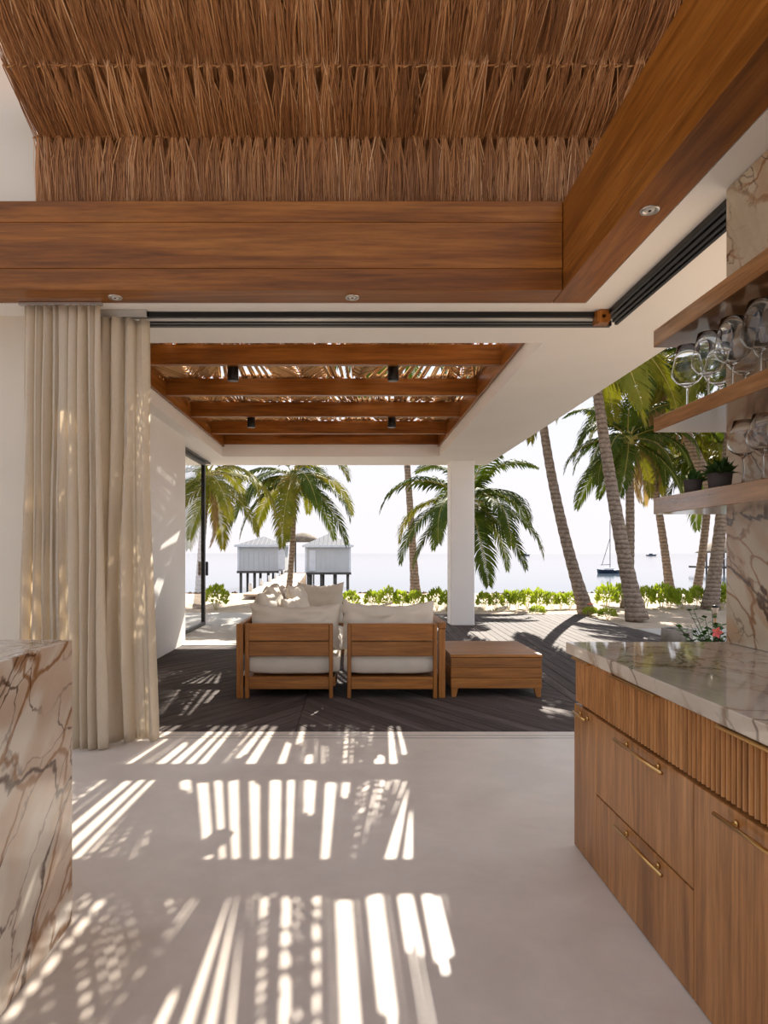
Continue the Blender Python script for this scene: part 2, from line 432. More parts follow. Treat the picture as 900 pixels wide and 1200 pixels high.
# dry seaweed along the tide line
sw = MB()
for i in range(900):
    x = R.uniform(-16, 26); y = 23.3 + .5 * mnoise.noise((x * .3, 3, 1)) + R.gauss(0, .15); z = -.05 + .05 * mnoise.noise((x * .35, y * .5, 0))
    r = R.uniform(.03, .10); n0 = len(sw.v)
    if -3.9 < x < -1.6: continue
    for k in range(5):
        th = 2 * PI * k / 5; sw.v.append((x + r * 1.6 * math.cos(th), y + r * math.sin(th), z - .03))
    sw.v.append((x + R.uniform(-.03, .03), y, z + r * .75))
    for k in range(5): sw.f.append((n0 + k, n0 + (k + 1) % 5, n0 + 5))
solo('dry_seaweed', sw, M['weed'], 'brown dry seaweed strewn along the tide line', 'seaweed', fix=False, kind='stuff')

# walls --------------------------------------------------------------
struct('wall_left', MB().box(-6, -2.28, 4.93, 5.12, 0, 3.05), M['plaster'], 'cream plaster wall behind the curtain')
struct('wall_exterior', MB().box(-2.80, -2.46, 5.13, 10.1, 0, 3.05), M['soffit'], 'white wall along the patio')
struct('wall_gable', MB().box(-6, -2.09, 4.52, 4.66, 3.632, 6.2), M['plaster'], 'plaster gable above the beam')
struct('wall_right', MB().box(1.76, 1.95, -2.0, 3.205, .922, 3.045), M['marble_wall'], 'veined brown marble wall behind shelves')
# flat ceiling / roof slab with the pergola opening
OX0, OX1, OY0, OY1 = -2.29, 1.56, 5.56, 12.1
sl = MB()
ZC, ZT = 3.05, 3.52
sl.box(-6, OX0, 4.68, 13.3, ZC, ZT).box(OX1, 2.63, 4.68, 13.3, ZC, ZT)
sl.box(OX0, OX1, 4.68, OY0, ZC, ZT).box(OX0, OX1, OY1, 13.3, ZC, ZT)
sl.box(1.605, 2.63, -4, 4.68, ZC, ZT)
struct('ceiling', sl, M['soffit'], 'white flat ceiling and roof slab with patio opening')
# square column
cb = struct('column', MB().box(1.83, 2.27, 12.6, 13.04, .0, 3.05, .012), M['soffit'], 'square cream column carrying the patio roof')

# thatched ceiling ---------------------------------------------------
TH = math.radians(27); TY, TZ = 4.50, 4.06
U = Vector((0, -math.cos(TH), math.sin(TH))); NIN = Vector((0, -math.sin(TH), -math.cos(TH)))
TX0, TX1 = -2.08, 3.4
bk = MB()
def slab_quad(y0, z0, y1, z1, nrm, t):
    a = Vector((0, y0, z0)); b = Vector((0, y1, z1)); n = nrm * -1
    bot = [(TX0 + .01, a.y, a.z), (TX1, a.y, a.z), (TX1, b.y, b.z), (TX0 + .01, b.y, b.z)]
    top = [(p[0], p[1] + n.y * t, p[2] + n.z * t) for p in bot]
    bk.hexa(bot, top)
slab_quad(4.54, 3.62, 4.54, 4.10, Vector((0, -1, 0)), .12)
pe = Vector((0, 4.54, 4.09)) + U * 4.0
slab_quad(4.54, 4.09, pe.y, pe.z, NIN, .15)
thc = struct('ceiling', bk, M['backing'], 'thatched ceiling of dried palm fronds')
def thatch_row(base, up, nin, length, tips, seed):
    r = random.Random(seed); mb = MB(); side = Vector((1, 0, 0)); x = TX0 + .03
    while x < TX1:
        cx = x + r.uniform(-.012, .012); x += r.uniform(.055, .085)
        ttone = r.uniform(-.2, .16); tuft_up = r.uniform(.03, .13); tuft_s = r.uniform(-.014, .014)
        for k in range(46):
            x0 = cx + r.gauss(0, .011); spread = r.gauss(0, .042); lift = r.uniform(.004, .035)
            L = length * r.uniform(.9, 1.06); wd = r.uniform(.0014, .0038)
            tone = min(1, max(0, r.betavariate(1.3, 1.9) + ttone))
            lean = r.uniform(-.015, .015)
            top = tuft_up * r.uniform(.2, 1.0) if r.random() < .6 else r.uniform(0, .03)
            P = []
            for s_, f_, ox in ((top, .018 + lift * .3, -.25), (0, .030 + lift * .5, 0), (-L * .45, .022 + lift, .62), (-L, .004 + lift * .6, 1.0)):
                p = base + up * (s_ + tuft_s) + nin * f_; P.append(Vector((x0 + spread * ox + (lean * ox), p.y, p.z)))
            if P[-1].x < TX0: continue
            o = len(mb.v); ws = (.15, 1, 1, .35)
            tilt = r.uniform(-.7, .7); sd = (side * math.cos(tilt) + nin * math.sin(tilt))
            for p, q in zip(P, ws): mb.v.append(tuple(p - sd * wd * q)); mb.v.append(tuple(p + sd * wd * q))
            for j in range(3): mb.f.append((o + 2 * j, o + 2 * j + 1, o + 2 * j + 3, o + 2 * j + 2)); mb.c.append(tone)
    return mb
base0 = Vector((0, TY, TZ))
rows = [(base0 + Vector((0, .0, 0)), Vector((0, 0, 1)), Vector((0, -1, 0)), .415)]
for k in range(1, 6): rows.append((base0 + U * (.47 * k), U, NIN, .50))
for i, (b_, u_, n_, L_) in enumerate(rows):
    o = part('thatch_layer', thatch_row(b_, u_, n_, L_, .085, 50 + i), M['thatch'], thc, fix=False); o['kind'] = 'stuff'
    # sewn binding cord with pale stitches
    st = MB(); pts = []
    for q in range(120):
        xx = TX0 + (TX1 - TX0) * q / 119; p = b_ + n_ * (.030 + .010 * math.sin(q * 2.1)); pts.append((xx, p.y, p.z + .003 * math.sin(q * 1.3)))
    st.tube(pts, .0055, 5)
    part('binding_cord', st, M['backing'], thc, True)
    st = MB(); xx = TX0 + .03
    while xx < TX1 - .05:
        p = b_ + n_ * .046
        st.tube([(xx, p.y, p.z - .004), (xx + R.uniform(.02, .04), p.y - .002, p.z + .004)], .0045, 5); xx += R.uniform(.07, .15)
    s_ = part('stitch', st, M['reed'], thc, True); s_['kind'] = 'stuff'

# ================================================================== beams
bf = thing('wooden_beam', 'long brown wooden beam below the thatch spanning above the patio opening', 'beam', (-2.3, 4.55, 3.05))
for z0, z1 in ((3.05, 3.19), (3.192, 3.49), (3.492, 3.63)):
    part('plank', MB().box(-6, 1.372, 4.44, 4.67, z0, z1, .003), M['beam_x'], bf)
br = thing('wooden_beam', 'dark brown wooden beam running above the marble counter with pale underside', 'beam', (1.49, 2, 3.05))
for z0, z1 in ((3.05, 3.16), (3.162, 3.63)):
    part('plank', MB().box(1.376, 1.60, -4, 4.67, z0, z1, .003), M['beam_y'], br)

# ceiling tracks ------------------------------------------------------
t1 = thing('ceiling_track', 'black sliding door track in the ceiling along the patio opening', 'track', (0, 4.92, 3.02))
for y0, y1, m in ((4.835, 4.86, 'black'), (4.875, 4.93, 'steel'), (4.955, 5.0, 'black'), (5.02, 5.07, 'black')):
    part('rail', MB().box(-2.27, 1.76 if m == 'steel' else 1.79 + (y0 - 4.83) * .65, y0, y1, 3.012, 3.05, .003), M[m], t1)
t2 = thing('ceiling_track', 'black sliding door track in the ceiling running to the marble wall', 'track', (1.87, 3.5, 3.02))
for x0, x1 in ((1.805, 1.83), (1.845, 1.875), (1.892, 1.915), (1.93, 1.955)):
    part('rail', MB().box(x0, x1, 3.22, 4.82 + (x0 - 1.8) * 1.5, 3.014, 3.05, .003), M['black'], t2)
blk = thing('wooden_block', 'small square wooden block with a hole where ceiling tracks meet', 'block', (1.77, 4.86, 2.94))
bb = MB().box(1.72, 1.815, 4.815, 4.87, 2.955, 3.045); cxh, czh, nh = 1.7675, 3.0, 16
for yy in (4.78, 4.815):
    for k in range(nh):
        th = 2 * PI * (k + .5) / nh; c_, s_ = math.cos(th), math.sin(th); q = 1 / max(abs(c_) / .0475, abs(s_) / .045)
        bb.v += [(cxh + c_ * q, yy, czh + s_ * q), (cxh + c_ * .014, yy, czh + s_ * .014)]
for k in range(nh):
    a = 8 + 2 * k; b_ = 8 + 2 * ((k + 1) % nh); w_ = 2 * nh
    bb.f += [(a, b_, b_ + 1, a + 1), (a + 1, b_ + 1, b_ + 1 + w_, a + 1 + w_), (a, a + w_, b_ + w_, b_)]
part('body', bb, M['beam_z'], blk)

# recessed spots ------------------------------------------------------
def recessed(x, y, label):
    t = thing('recessed_spotlight', label, 'spotlight', (x, y, 3.045))
    part('ring', MB().lathe([(.028, .004), (.030, -.006), (.044, -.008), (.047, -.001), (.047, .004)], (x, y, 3.048), 28), M['steel'], t, True)
    part('lens', MB().lathe([(.0001, -.002), (.020, -.003), (.027, .004)], (x, y, 3.046), 24), M['bulb'], t, True)
    b = MB(); b.lathe([(.0001, -.007), (.007, -.006), (.009, .0)], (x, y, 3.046), 12); part('bulb', b, M['black'], t, True)
recessed(-1.58, 4.56, 'round steel recessed spotlight in beam just above the curtain')
recessed(.005, 4.56, 'round steel recessed spotlight midway along the front beam underside')
recessed(1.485, 3.40, 'round steel recessed spotlight under the dark beam above the counter')

# ================================================================== pergola
BY = [6.95, 8.3, 9.6, 10.97, 12.03]
ORD = ['first', 'second', 'third', 'fourth', 'fifth', 'sixth', 'seventh', 'eighth', 'ninth']
for bi_, y in enumerate(BY):
    solo('pergola_beam', MB().box(OX0 + .01, OX1 - .01, y, y + .075, 3.26, 3.465, .004), M['beam_x'],
         ORD[bi_] + ' brown wooden pergola beam counted from the room, carrying the cane roof', 'beam', 'pergola beams over the patio')
solo('side_board', MB().box(OX0 - .0, OX0 + .035, OY0, OY1, 3.22, 3.466, .004), M['beam_y'], 'wooden edge board of the pergola opening above the white wall', 'board')
solo('side_board', MB().box(OX1 - .035, OX1, OY0, OY1, 3.22, 3.466, .004), M['beam_y'], 'wooden edge board of the pergola opening towards the palms', 'board')
def reed_roof():
    mb = MB(); r = random.Random(21); ZR = 3.482
    def stick(p, q, rad, z):
        tone = min(1, max(0, r.gauss(.5, .25))); o = len(mb.f)
        mid = ((p[0] + q[0]) / 2 + r.uniform(-.004, .004), (p[1] + q[1]) / 2)
        mb.tube([(p[0], p[1], z), (mid[0], mid[1], z + r.uniform(-.002, .004)), (q[0], q[1], z)], [rad, rad * .96, rad * .9], 5)
        mb.c += [tone] * (len(mb.f) - o)
    edges = [OY0 - .02] + [b + .037 for b in BY[:4]] + [OY1 + .02]
    xl, xh = OX0 + .0, OX1 - .0
    # open wedges of each bay: (x0, x1) at the near edge, (x0, x1) at the far edge
    bays = [
        [((-1.75, -1.35), (-1.45, -1.4)), ((-.55, -.15), (-.35, -.25)), ((.40, .96), (.60, .76)), ((1.12, 1.54), (1.05, 1.56))],
        [((-1.40, -1.05), (-1.62, -.95)), ((-.42, -.02), (-.28, .02)), ((.52, 1.12), (.12, 1.17)), ((1.22, 1.56), (1.50, 1.56))],
        [((-1.9, -1.3), (-1.7, -1.5)), ((-.45, .25), (-.22, .30)), ((.34, 1.02), (.45, .95)), ((1.26, 1.56), (1.36, 1.56))],
        [((-1.3, -.55), (-1.05, -.75)), ((-.2, .1), (-.3, .45)), ((.75, 1.2), (.9, 1.0))],
        [((-1.8, -1.5), (-2.0, -1.2)), ((-.6, -.1), (-.4, -.3)), ((.3, 1.2), (.6, .9))]]
    rr = .0115
    def lay(a, b, y0, y1, pitch, z):
        """sticks fanning from the near span a to the far span b"""
        wmax = max(a[1] - a[0], b[1] - b[0]); f = 0.0
        while f < 1.0:
            stick((a[0] + (a[1] - a[0]) * f + r.uniform(-.006, .006), y0 - .01), (b[0] + (b[1] - b[0]) * f + r.uniform(-.006, .006), y1 + .01), rr * r.uniform(.85, 1.12), z + r.uniform(0, .006))
            f += pitch() / max(.05, wmax)
    def wedge(a, b, y0, y1, z, sparse):
        wmax = max(a[1] - a[0], b[1] - b[0]); x = 0.0; H = y1 - y0
        P = lambda x_, t: (a[0] + (a[1] - a[0]) * x_ / wmax + ((b[0] + (b[1] - b[0]) * x_ / wmax) - (a[0] + (a[1] - a[0]) * x_ / wmax)) * t, y0 + H * t)
        while x < wmax:
            for q in range(2 if r.random() < .7 else 3):
                if x < wmax: stick(P(x, -.01), P(x, 1.01), rr * r.uniform(.9, 1.15), z + r.uniform(0, .005))
                x += rr * 1.95
            g = r.uniform(.034, .060)
            if r.random() < sparse:      # shorter canes half covering the gap
                t0 = r.uniform(0, .7); t1 = min(1, t0 + r.uniform(.2, .6)); n = max(2, round(g / (rr * 1.9)))
                if r.random() < .5: t0, t1 = (0, t1) if r.random() < .5 else (t0, 1)
                for q in range(n + 1): stick(P(x + g * q / n, t0 + r.uniform(-.04, .04)), P(x + g * q / n, t1 + r.uniform(-.04, .04)), rr * r.uniform(.85, 1.1), z + .024 + r.uniform(0, .004))
            x += g
    for bi in range(5):
        y0, y1 = edges[bi], edges[bi + 1]; H = y1 - y0
        gn, gf = xl, xl
        for wn, wf in bays[bi] + [((xh, xh), (xh, xh))]:
            # dense part before this wedge: two crossing layers
            a, b = (gn, wn[0]), (gf, wf[0])
            if max(a[1] - a[0], b[1] - b[0]) > .03:
                lay(a, b, y0, y1, lambda: rr * 2 * r.choice((1.0, 1.0, 1.05, 1.1, 1.2, 1.9)), ZR + .026)
                for sgn in (1, -1):
                    k = -H * .5
                    m0, m1 = (a[0] + a[1]) / 2, (b[0] + b[1]) / 2
                    while k < max(a[1] - a[0], b[1] - b[0]):
                        # start on the outer edge of the half and lean towards its middle
                        pts = []
                        for q in range(13):
                            f = q / 12; y = y0 + H * f
                            e0 = a[0] + (b[0] - a[0]) * f; e1 = a[1] + (b[1] - a[1]) * f; em = (e0 + e1) / 2
                            x = (a[0] + k + .46 * H * f) if sgn > 0 else (a[1] - k - .46 * H * f)
                            if (sgn > 0 and e0 <= x <= em) or (sgn < 0 and em <= x <= e1): pts.append((x, y))
                        if len(pts) > 1: stick(pts[0], pts[-1], rr * r.uniform(.85, 1.1), ZR + r.uniform(0, .006))
                        k += rr * 2.1 * r.choice((1.0, 1.05, 1.1, 1.15, 1.25, 1.7))
            if wn[0] < xh - .01:
                wedge(wn, wf, y0, y1, ZR + .004, .55 if not (bi == 0 and wn[0] > 1.0) else .95)
            gn, gf = wn[1], wf[1]
    return mb
tag(solo('reed_roof', reed_roof(), M['reed'], 'roof of thin cane sticks laid in zigzag over the pergola beams', 'roof', fix=False, smooth=True), kind='stuff')
for (x, by, lab) in ((-1.24, 0, 'first'), (.435, 0, 'x'), (-1.44, 2, 'y'), (.575, 2, 'z')):
    y = BY[by] + .19; t = thing('cylinder_spotlight', {'first': 'black cylinder spotlight behind the front pergola beam, above the sofa corner side',
        'x': 'black cylinder spotlight behind the front pergola beam, towards the column side', 'y': 'black cylinder spotlight behind the middle pergola beam, towards the white wall',
        'z': 'black cylinder spotlight behind the middle pergola beam, towards the column'}[lab], 'spotlight', (x, y, 3.2), 'pergola spotlights')
    zt = 3.475
    part('body', MB().lathe([(.03, 0), (.056, 0), (.058, .004), (.058, .16), (.05, .165)], (x, y, 3.14), 22), M['black'], t, True)
    part('stem', MB().lathe([(.02, 0), (.02, zt - 3.30)], (x, y, 3.30), 10), M['black'], t, True)
    part('lens', MB().lathe([(.0001, .012), (.035, .012), (.045, .002)], (x, y, 3.139), 18), M['bulb'], t, True)

# ================================================================== sliding glass door at the far left
gd = thing('glass_door', 'black framed glass door standing open beyond the white wall', 'door', (-2.75, 11.5, 0))
part('pane', MB().box(-2.758, -2.748, 10.25, 12.62, .06, 2.98), M['glass'], gd)
for y0, y1 in ((10.2, 10.26), (12.61, 12.70)): part('stile', MB().box(-2.785, -2.715, y0, y1, .01, 3.02, .004), M['black'], gd)
part('top_rail', MB().box(-2.785, -2.715, 10.26, 12.61, 2.96, 3.02, .004), M['black'], gd)
part('bottom_rail', MB().box(-2.785, -2.715, 10.26, 12.61, .01, .07, .004), M['black'], gd)
part('header_track', MB().box(-2.83, -2.67, 10.12, 12.95, 3.02, 3.05, .003), M['black'], gd)
part('handle', MB().box(-2.70, -2.66, 12.62, 12.69, .92, 1.18, .01), M['black'], gd)

# ================================================================== curtain
def curtain(name, x0, x1, y_of, folds, amp, z1, flare, label, seed, phase=0):
    r = random.Random(seed); NU, NZ = folds * 12, 40; mb = MB()
    jit = [r.uniform(.6, 1.3) for _ in range(folds + 2)]; jx = [r.uniform(-.3, .3) for _ in range(folds + 2)]
    for j in range(NZ + 1):
        v = j / NZ; z = .012 + (z1 - .012) * v
        for i in range(NU + 1):
            u = i / NU; f = u * folds; k = int(min(folds - 1, f)); a = amp * (jit[k] * (1 - (f - k)) + jit[k + 1] * (f - k))
            wob = .75 * mnoise.noise((u * 4.0, v * 1.3, seed))
            low = 1 - v
            am = a * (.75 + .55 * low + .25 * (mnoise.noise((u * 9, v * 2, seed + 5))))
            ph = 2 * PI * (f + wob * (.45 + .6 * low) + .35 * mnoise.noise((u * 11, seed * 2.0, 0))) + phase
            s = math.sin(ph); s = math.copysign(abs(s) ** .75, s)
            x = x0 + (x1 - x0) * u + flare * low * low * (u - .5) + .012 * math.sin(2 * ph + 1)
            y = y_of(u) + am * s + .015 * mnoise.noise((u * 6, v * 3, seed + 9))
            if j == 0 or j == 1: y += .02 * mnoise.noise((u * 20, 0, seed))
            if v > .97: y = y_of(u) + (y - y_of(u)) * (.9)
            zz = z - (.03 * (1 - abs(math.sin(ph))) if v > .995 and amp > .05 else 0)
            mb.v.append((x, y, zz))
    for j in range(NZ):
        for i in range(NU):
            a = j * (NU + 1) + i; mb.f.append((a, a + 1, a + NU + 2, a + NU + 1))
    o = solo(name, mb, M['curtain'], label, 'curtain', smooth=True, fix=False)
    md = o.modifiers.new('cloth', 'SOLIDIFY'); md.thickness = .0025; md.offset = 0
    return o
curtain('curtain', -2.24, -1.72, lambda u: 4.66, 9, .046, 3.026, .10, 'cream linen curtain gathered in tight pleats against the plaster wall', 3)
curtain('curtain', -1.80, -1.45, lambda u: 4.80 + .06 * u * u, 4, .046, 2.995, .13, 'cream linen curtain with loose wide folds at the edge of the patio opening', 11, 1.0)
cr = MB().box(-2.27, -1.70, 4.645, 4.675, 3.028, 3.05, .003).box(-1.82, -1.44, 4.79, 4.815, 2.997, 3.05, .003)
solo('curtain_rail', cr, M['steel'], 'slim curtain rail fixed to the ceiling above the linen curtains', 'rail')

# ================================================================== marble island (left)
isl = thing('kitchen_island', 'cream marble island with rust brown veins in front of the curtain', 'island', (-1.6, 1.5, 0))
part('side_slab', MB().box(-1.05, -1.014, -1.5, 2.48, 0, 1.025, .003), M['marble'], isl)
part('back_slab', MB().box(-2.6, -1.05, 2.44, 2.48, 0, .99, .002), M['marble'], isl)
part('worktop', MB().box(-2.6, -1.05, -1.5, 2.48, .99, 1.025, .003), M['marble_top'], isl)
part('body', MB().box(-2.58, -1.052, -1.48, 2.438, .0, .988), M['walnut_z'], isl)

# ================================================================== cabinets (right)
XF = 1.04; CB = 1.755
def handle(y0, y1, z, parent, post=.07):
    b = MB(); x = XF - .042
    b.tube([(x, y0, z), (x, y1, z)], .0065, 10)
    for y in (y0 + post, y1 - post): b.tube([(x - .004, y, z), (XF - .018, y, z)], .005, 8).tube([(XF - .026, y, z), (XF - .019, y, z)], .011, 12)
    return part('handle', b, M['brass'], parent, True)
def fluted(y0, y1, parent):
    b = MB(); n = max(3, round((y1 - y0) / .0262)); p = (y1 - y0) / n
    b.box(XF - .002, XF + .02, y0, y1, .664, .866)
    fl_ = part('fluted_drawer_front', b, M['walnut_z'], parent)
    q = MB(); m = 5
    for i in range(n):
        yc = y0 + p * (i + .5); o = len(q.v)
        for z in (.664, .866):
            for k in range(m + 1):
                th = PI * k / m; q.v.append((XF - .002 - .0125 * math.sin(th), yc - math.cos(th) * p * .38, z))
        for k in range(m): q.f.append((o + k, o + k + 1, o + m + 2 + k, o + m + 1 + k))
        q.f.append(tuple(o + k for k in range(m + 1))); q.f.append(tuple(o + m + 1 + k for k in range(m + 1)))
    s = part('flute', q, M['walnut_z'], fl_); s['kind'] = 'stuff'
    return fl_
def unit(y0, y1, label, fronts, pull):
    t = thing('base_cabinet', label, 'cabinet', (1.4, (y0 + y1) / 2, 0))
    part('body', MB().box(XF + .0205, CB, y0 + .001, y1 - .001, 0, .866), M['walnut_z'], t)
    f = fluted(y0 + .0015, y1 - .0015, t)
    part('edge_pull', MB().box(1.004, XF - .003, pull[0], pull[1], .857, .866, .002), M['brass'], f, label='brass edge pull')
    for nm, z0, z1, h in fronts:
        d = part(nm, MB().box(XF - .018, XF + .02, y0 + .002, y1 - .002, z0, z1, .002), M['walnut_z'], t)
        handle(h[0], h[1], h[2], d, h[3])
    return t
unit(2.85, 3.135, 'narrow walnut base cabinet at the patio end of the counter', [('door', .004, .652, (2.92, 3.07, .625, .03))], (2.93, 3.125))
unit(2.04, 2.85, 'walnut base cabinet with two plain drawers and brass bar handles', [('drawer', .334, .652, (2.2, 2.6, .630, .07)), ('drawer', .004, .328, (2.2, 2.6, .300, .07))], (2.28, 2.67))
unit(1.22, 2.04, 'walnut base cabinet with a tall plain door and brass bar handle', [('door', .004, .652, (1.46, 1.88, .622, .07))], (1.42, 1.89))
ct = thing('countertop', 'glossy veined marble worktop on the walnut cabinets', 'worktop', (1.4, 2, .868))
part('slab', MB().box(1.012, 1.98, -1.0, 3.225, .868, .92, .003), M['marble_top'], ct)

# shelves ---------------------------------------------------------------
shelf_z = {1: (2.302, 2.38), 2: (1.905, 1.969), 3: (1.521, 1.596)}
for k, lab in ((1, 'top brown wooden wall shelf on the marble wall above the wine glasses'), (2, 'middle brown wooden wall shelf carrying the wide wine glasses'), (3, 'lowest brown wooden wall shelf carrying plant pots and tall glasses')):
    solo('wall_shelf', MB().box(1.415, 1.759, -.5, 3.2, *shelf_z[k], .002), M['shelf_y'], lab, 'shelf')
def wine_glass(h, r, stem):
    bz = stem; b = MB(); t = .0009; bh = h - stem
    outer = [(.0001, .0), (r * .72, .0), (r * .72, .002), (r * .3, .006), (.0055, .016), (.004, .04), (.004, bz - .02), (.006, bz - .006)]
    bowl = [(.0, 0), (.30, .02), (.68, .10), (.94, .22), (1.0, .31), (.95, .44), (.82, .66), (.62, 1.0)]
    for f, g in bowl[1:]: outer.append((r * f, bz + bh * g))
    for f, g in reversed(bowl[1:]): outer.append((max(.0005, r * f - t), bz + bh * g + (.002 if g < .5 else 0)))
    outer.append((.0001, bz + .004))
    return b.lathe(outer, (0, 0, 0), 28)
gA = wine_glass(.295, .066, .115).mesh('wide_wine_glass', smooth=True); gB = wine_glass(.25, .054, .115).mesh('tall_wine_glass', smooth=True)
for gi, (x, d) in enumerate(((1.50, 3.05), (1.50, 2.87), (1.50, 2.69), (1.50, 2.505), (1.50, 2.32), (1.635, 3.03), (1.635, 2.84), (1.635, 2.65), (1.635, 2.47))):
    o = link('wine_glass', gA, M['glass']); o.location = (x, d, 1.9695)
    tag(o, 'wide wine glass, %s from the free end of the middle shelf, %s row' % (ORD[gi % 5], 'outer' if gi < 5 else 'wall side'), 'wine glass', 'wine glasses on the middle shelf')
for gi, (x, d) in enumerate(((1.50, 2.615), (1.50, 2.49), (1.50, 2.36), (1.62, 2.52))):
    o = link('wine_glass', gB, M['glass']); o.location = (x, d, 1.5965)
    tag(o, ['narrow wine glass next to the potted plants on the lowest shelf', 'narrow wine glass second from the potted plants on the lowest shelf', 'narrow wine glass third from the potted plants on the lowest shelf', 'narrow wine glass against the marble wall on the lowest shelf'][gi], 'wine glass', 'wine glasses on the lowest shelf')
bw = MB().lathe([(.05, 0), (.07, .01), (.125, .08), (.14, .15), (.133, .155), (.118, .085), (.06, .02), (.0001, .018)], (1.60, 2.31, 2.381), 28)
solo('bowl', bw, M['linen'], 'pale ceramic bowl on the topmost wall shelf', 'bowl', smooth=True)
def shelf_pot(x, y, r, h, label, bushy, seed):
    t = thing('plant_pot', label, 'plant', (x, y, 1.5965)); rr = random.Random(seed)
    part('pot', MB().lathe([(r * .82, 0), (r, h), (r * .9, h), (r * .85, h * .8), (.0001, h * .8)], (x, y, 1.5965), 24), M['dark_clay'], t, True)
    b = MB()
    for i in range(bushy):
        th = rr.uniform(0, 2 * PI); el = rr.uniform(.2, 1.4); d = Vector((math.cos(th) * math.cos(el), math.sin(th) * math.cos(el), math.sin(el)))
        p = Vector((x, y, 1.5965 + h * .85)) + d * rr.uniform(.2, 1.0) * r * 1.15 * Vector((1, 1, .9)).x
        s = d.cross(Vector((rr.uniform(-1, 1), rr.uniform(-1, 1), 1))).normalized() * .011; l = d * .03 + Vector((0, 0, rr.uniform(-.012, .012)))
        b.quad(p - l * .5, p + s, p + l, p - s)
    part('foliage', b, M['dark_leaf'], t, fix=False)['kind'] = 'stuff'
shelf_pot(1.53, 3.06, .040, .070, 'small dark clay pot near the free end of the lowest shelf', 40, 1)
shelf_pot(1.58, 2.93, .050, .085, 'larger dark clay pot with bushy plant on the lowest shelf', 200, 2)

# ================================================================== sofa
def rect_panel(root, x0, x1, y0, y1, axis):
    """back panel of two wide slats and a low rail between two posts; axis = direction of its length"""
    m = M['teak_' + axis]
    for z0, z1 in ((.528, .687), (.388, .520), (.082, .192)):
        if axis == 'x': part('slat', MB().box(x0 + .035, x1 - .035, y0 + .008, y1 - .004, z0, z1, .005), m, root)
        else: part('slat', MB().box(x0 + .008, x1 - .004, y0 + .035, y1 - .035, z0, z1, .005), m, root)
    for e in (0, 1):
        if axis == 'x':
            a = x0 if e == 0 else x1 - .036; part('leg', MB().box(a, a + .036, y0, y1 + .01, 0, .687, .005), M['teak_z'], root)
        else:
            a = y0 if e == 0 else y1 - .036; part('leg', MB().box(x0, x1, a, a + .036, 0, .687, .005), M['teak_z'], root)
def seat_base(root, x0, x1, y0, y1, legs):
    part('seat_frame', MB().box(x0, x1, y0, y1, .10, .19, .006), M['teak_x'], root)
    for x, y in legs: part('leg', MB().box(x, x + .05, y, y + .05, 0, .10, .004), M['teak_z'], root)
YB = 6.29
s1 = thing('sofa_section', 'teak corner sofa section with slatted back and side panel', 'sofa', (-.55, 6.8, 0))
rect_panel(s1, -.983, -.172, YB, YB + .045, 'x'); rect_panel(s1, -1.061, -1.0, YB - .012, 7.25, 'y'); seat_base(s1, -.99, -.15, YB + .05, 7.22, [(-.2, 7.1)])
s2 = thing('sofa_section', 'teak sofa section with slatted back and arm beside the low table', 'sofa', (.4, 6.8, 0))
rect_panel(s2, -.04, .79, YB, YB + .045, 'x'); seat_base(s2, -.02, .79, YB + .05, 7.22, [(0, 7.1)])
part('arm', MB().box(.80, .872, YB + .0, 7.2, .64, .70, .006), M['teak_y'], s2); part('leg', MB().box(.805, .865, YB + .01, YB + .07, 0, .64, .005), M['teak_z'], s2); part('leg', MB().box(.805, .865, 7.1, 7.16, 0, .64, .005), M['teak_z'], s2)
part('side_rail', MB().box(.815, .855, YB + .07, 7.1, .10, .19, .005), M['teak_y'], s2)
s3 = thing('sofa_section', 'teak sofa section in the middle of the side facing the column', 'sofa', (-.6, 7.7, 0))
rect_panel(s3, -1.061, -1.0, 7.26, 8.12, 'y'); seat_base(s3, -.99, -.15, 7.27, 8.11, [(-.2, 7.3), (-.2, 8.0)])
s4 = thing('sofa_section', 'teak sofa end section whose back panel faces the house', 'sofa', (-.6, 8.6, 0))
rect_panel(s4, -1.061, -1.0, 8.13, 9.05, 'y'); rect_panel(s4, -.983, -.1, 9.0, 9.045, 'x'); seat_base(s4, -.99, -.15, 8.14, 8.98, [(-.2, 8.2)])

def pillow(w, h, t, seed, flat=.5, ears=.10, wr=.012, sag=0.0):
    mb = MB(); n = 22; r = seed * 3.7
    idx = {}
    for sd in (1, -1):
        for j in range(n + 1):
            for i in range(n + 1):
                if sd < 0 and (i in (0, n) or j in (0, n)): idx[(sd, i, j)] = idx[(1, i, j)]; continue
                u = math.sin((i / n * 2 - 1) * PI / 2); v = math.sin((j / n * 2 - 1) * PI / 2)
                f = max(0, (1 - abs(u) ** 3.2) * (1 - abs(v) ** 3.2)) ** flat
                x = u * w / 2 * (1 - ears * (1 - v * v)); z = v * h / 2 * (1 - ears * (1 - u * u))
                if sag and v > 0: z -= sag * (1 - u * u) * v * v
                y = sd * t / 2 * f + wr * mnoise.noise((u * 3.2 + r, v * 3.2, sd * 2.0)) * f * 1.6
                e = .9 * wr * mnoise.noise((u * 6 + r, v * 6, 7.0))
                idx[(sd, i, j)] = len(mb.v); mb.v.append((x + e, y, z + e))
        for j in range(n):
            for i in range(n):
                q = (idx[(sd, i, j)], idx[(sd, i + 1, j)], idx[(sd, i + 1, j + 1)], idx[(sd, i, j + 1)])
                mb.f.append(q if sd < 0 else q[::-1])
    return mb
def cushion(name, mb, loc, rot, label, group):
    o = link(name, mb.mesh(name, smooth=True), M['linen']); o.location = loc; o.rotation_euler = rot
    return tag(o, label, 'cushion', group)
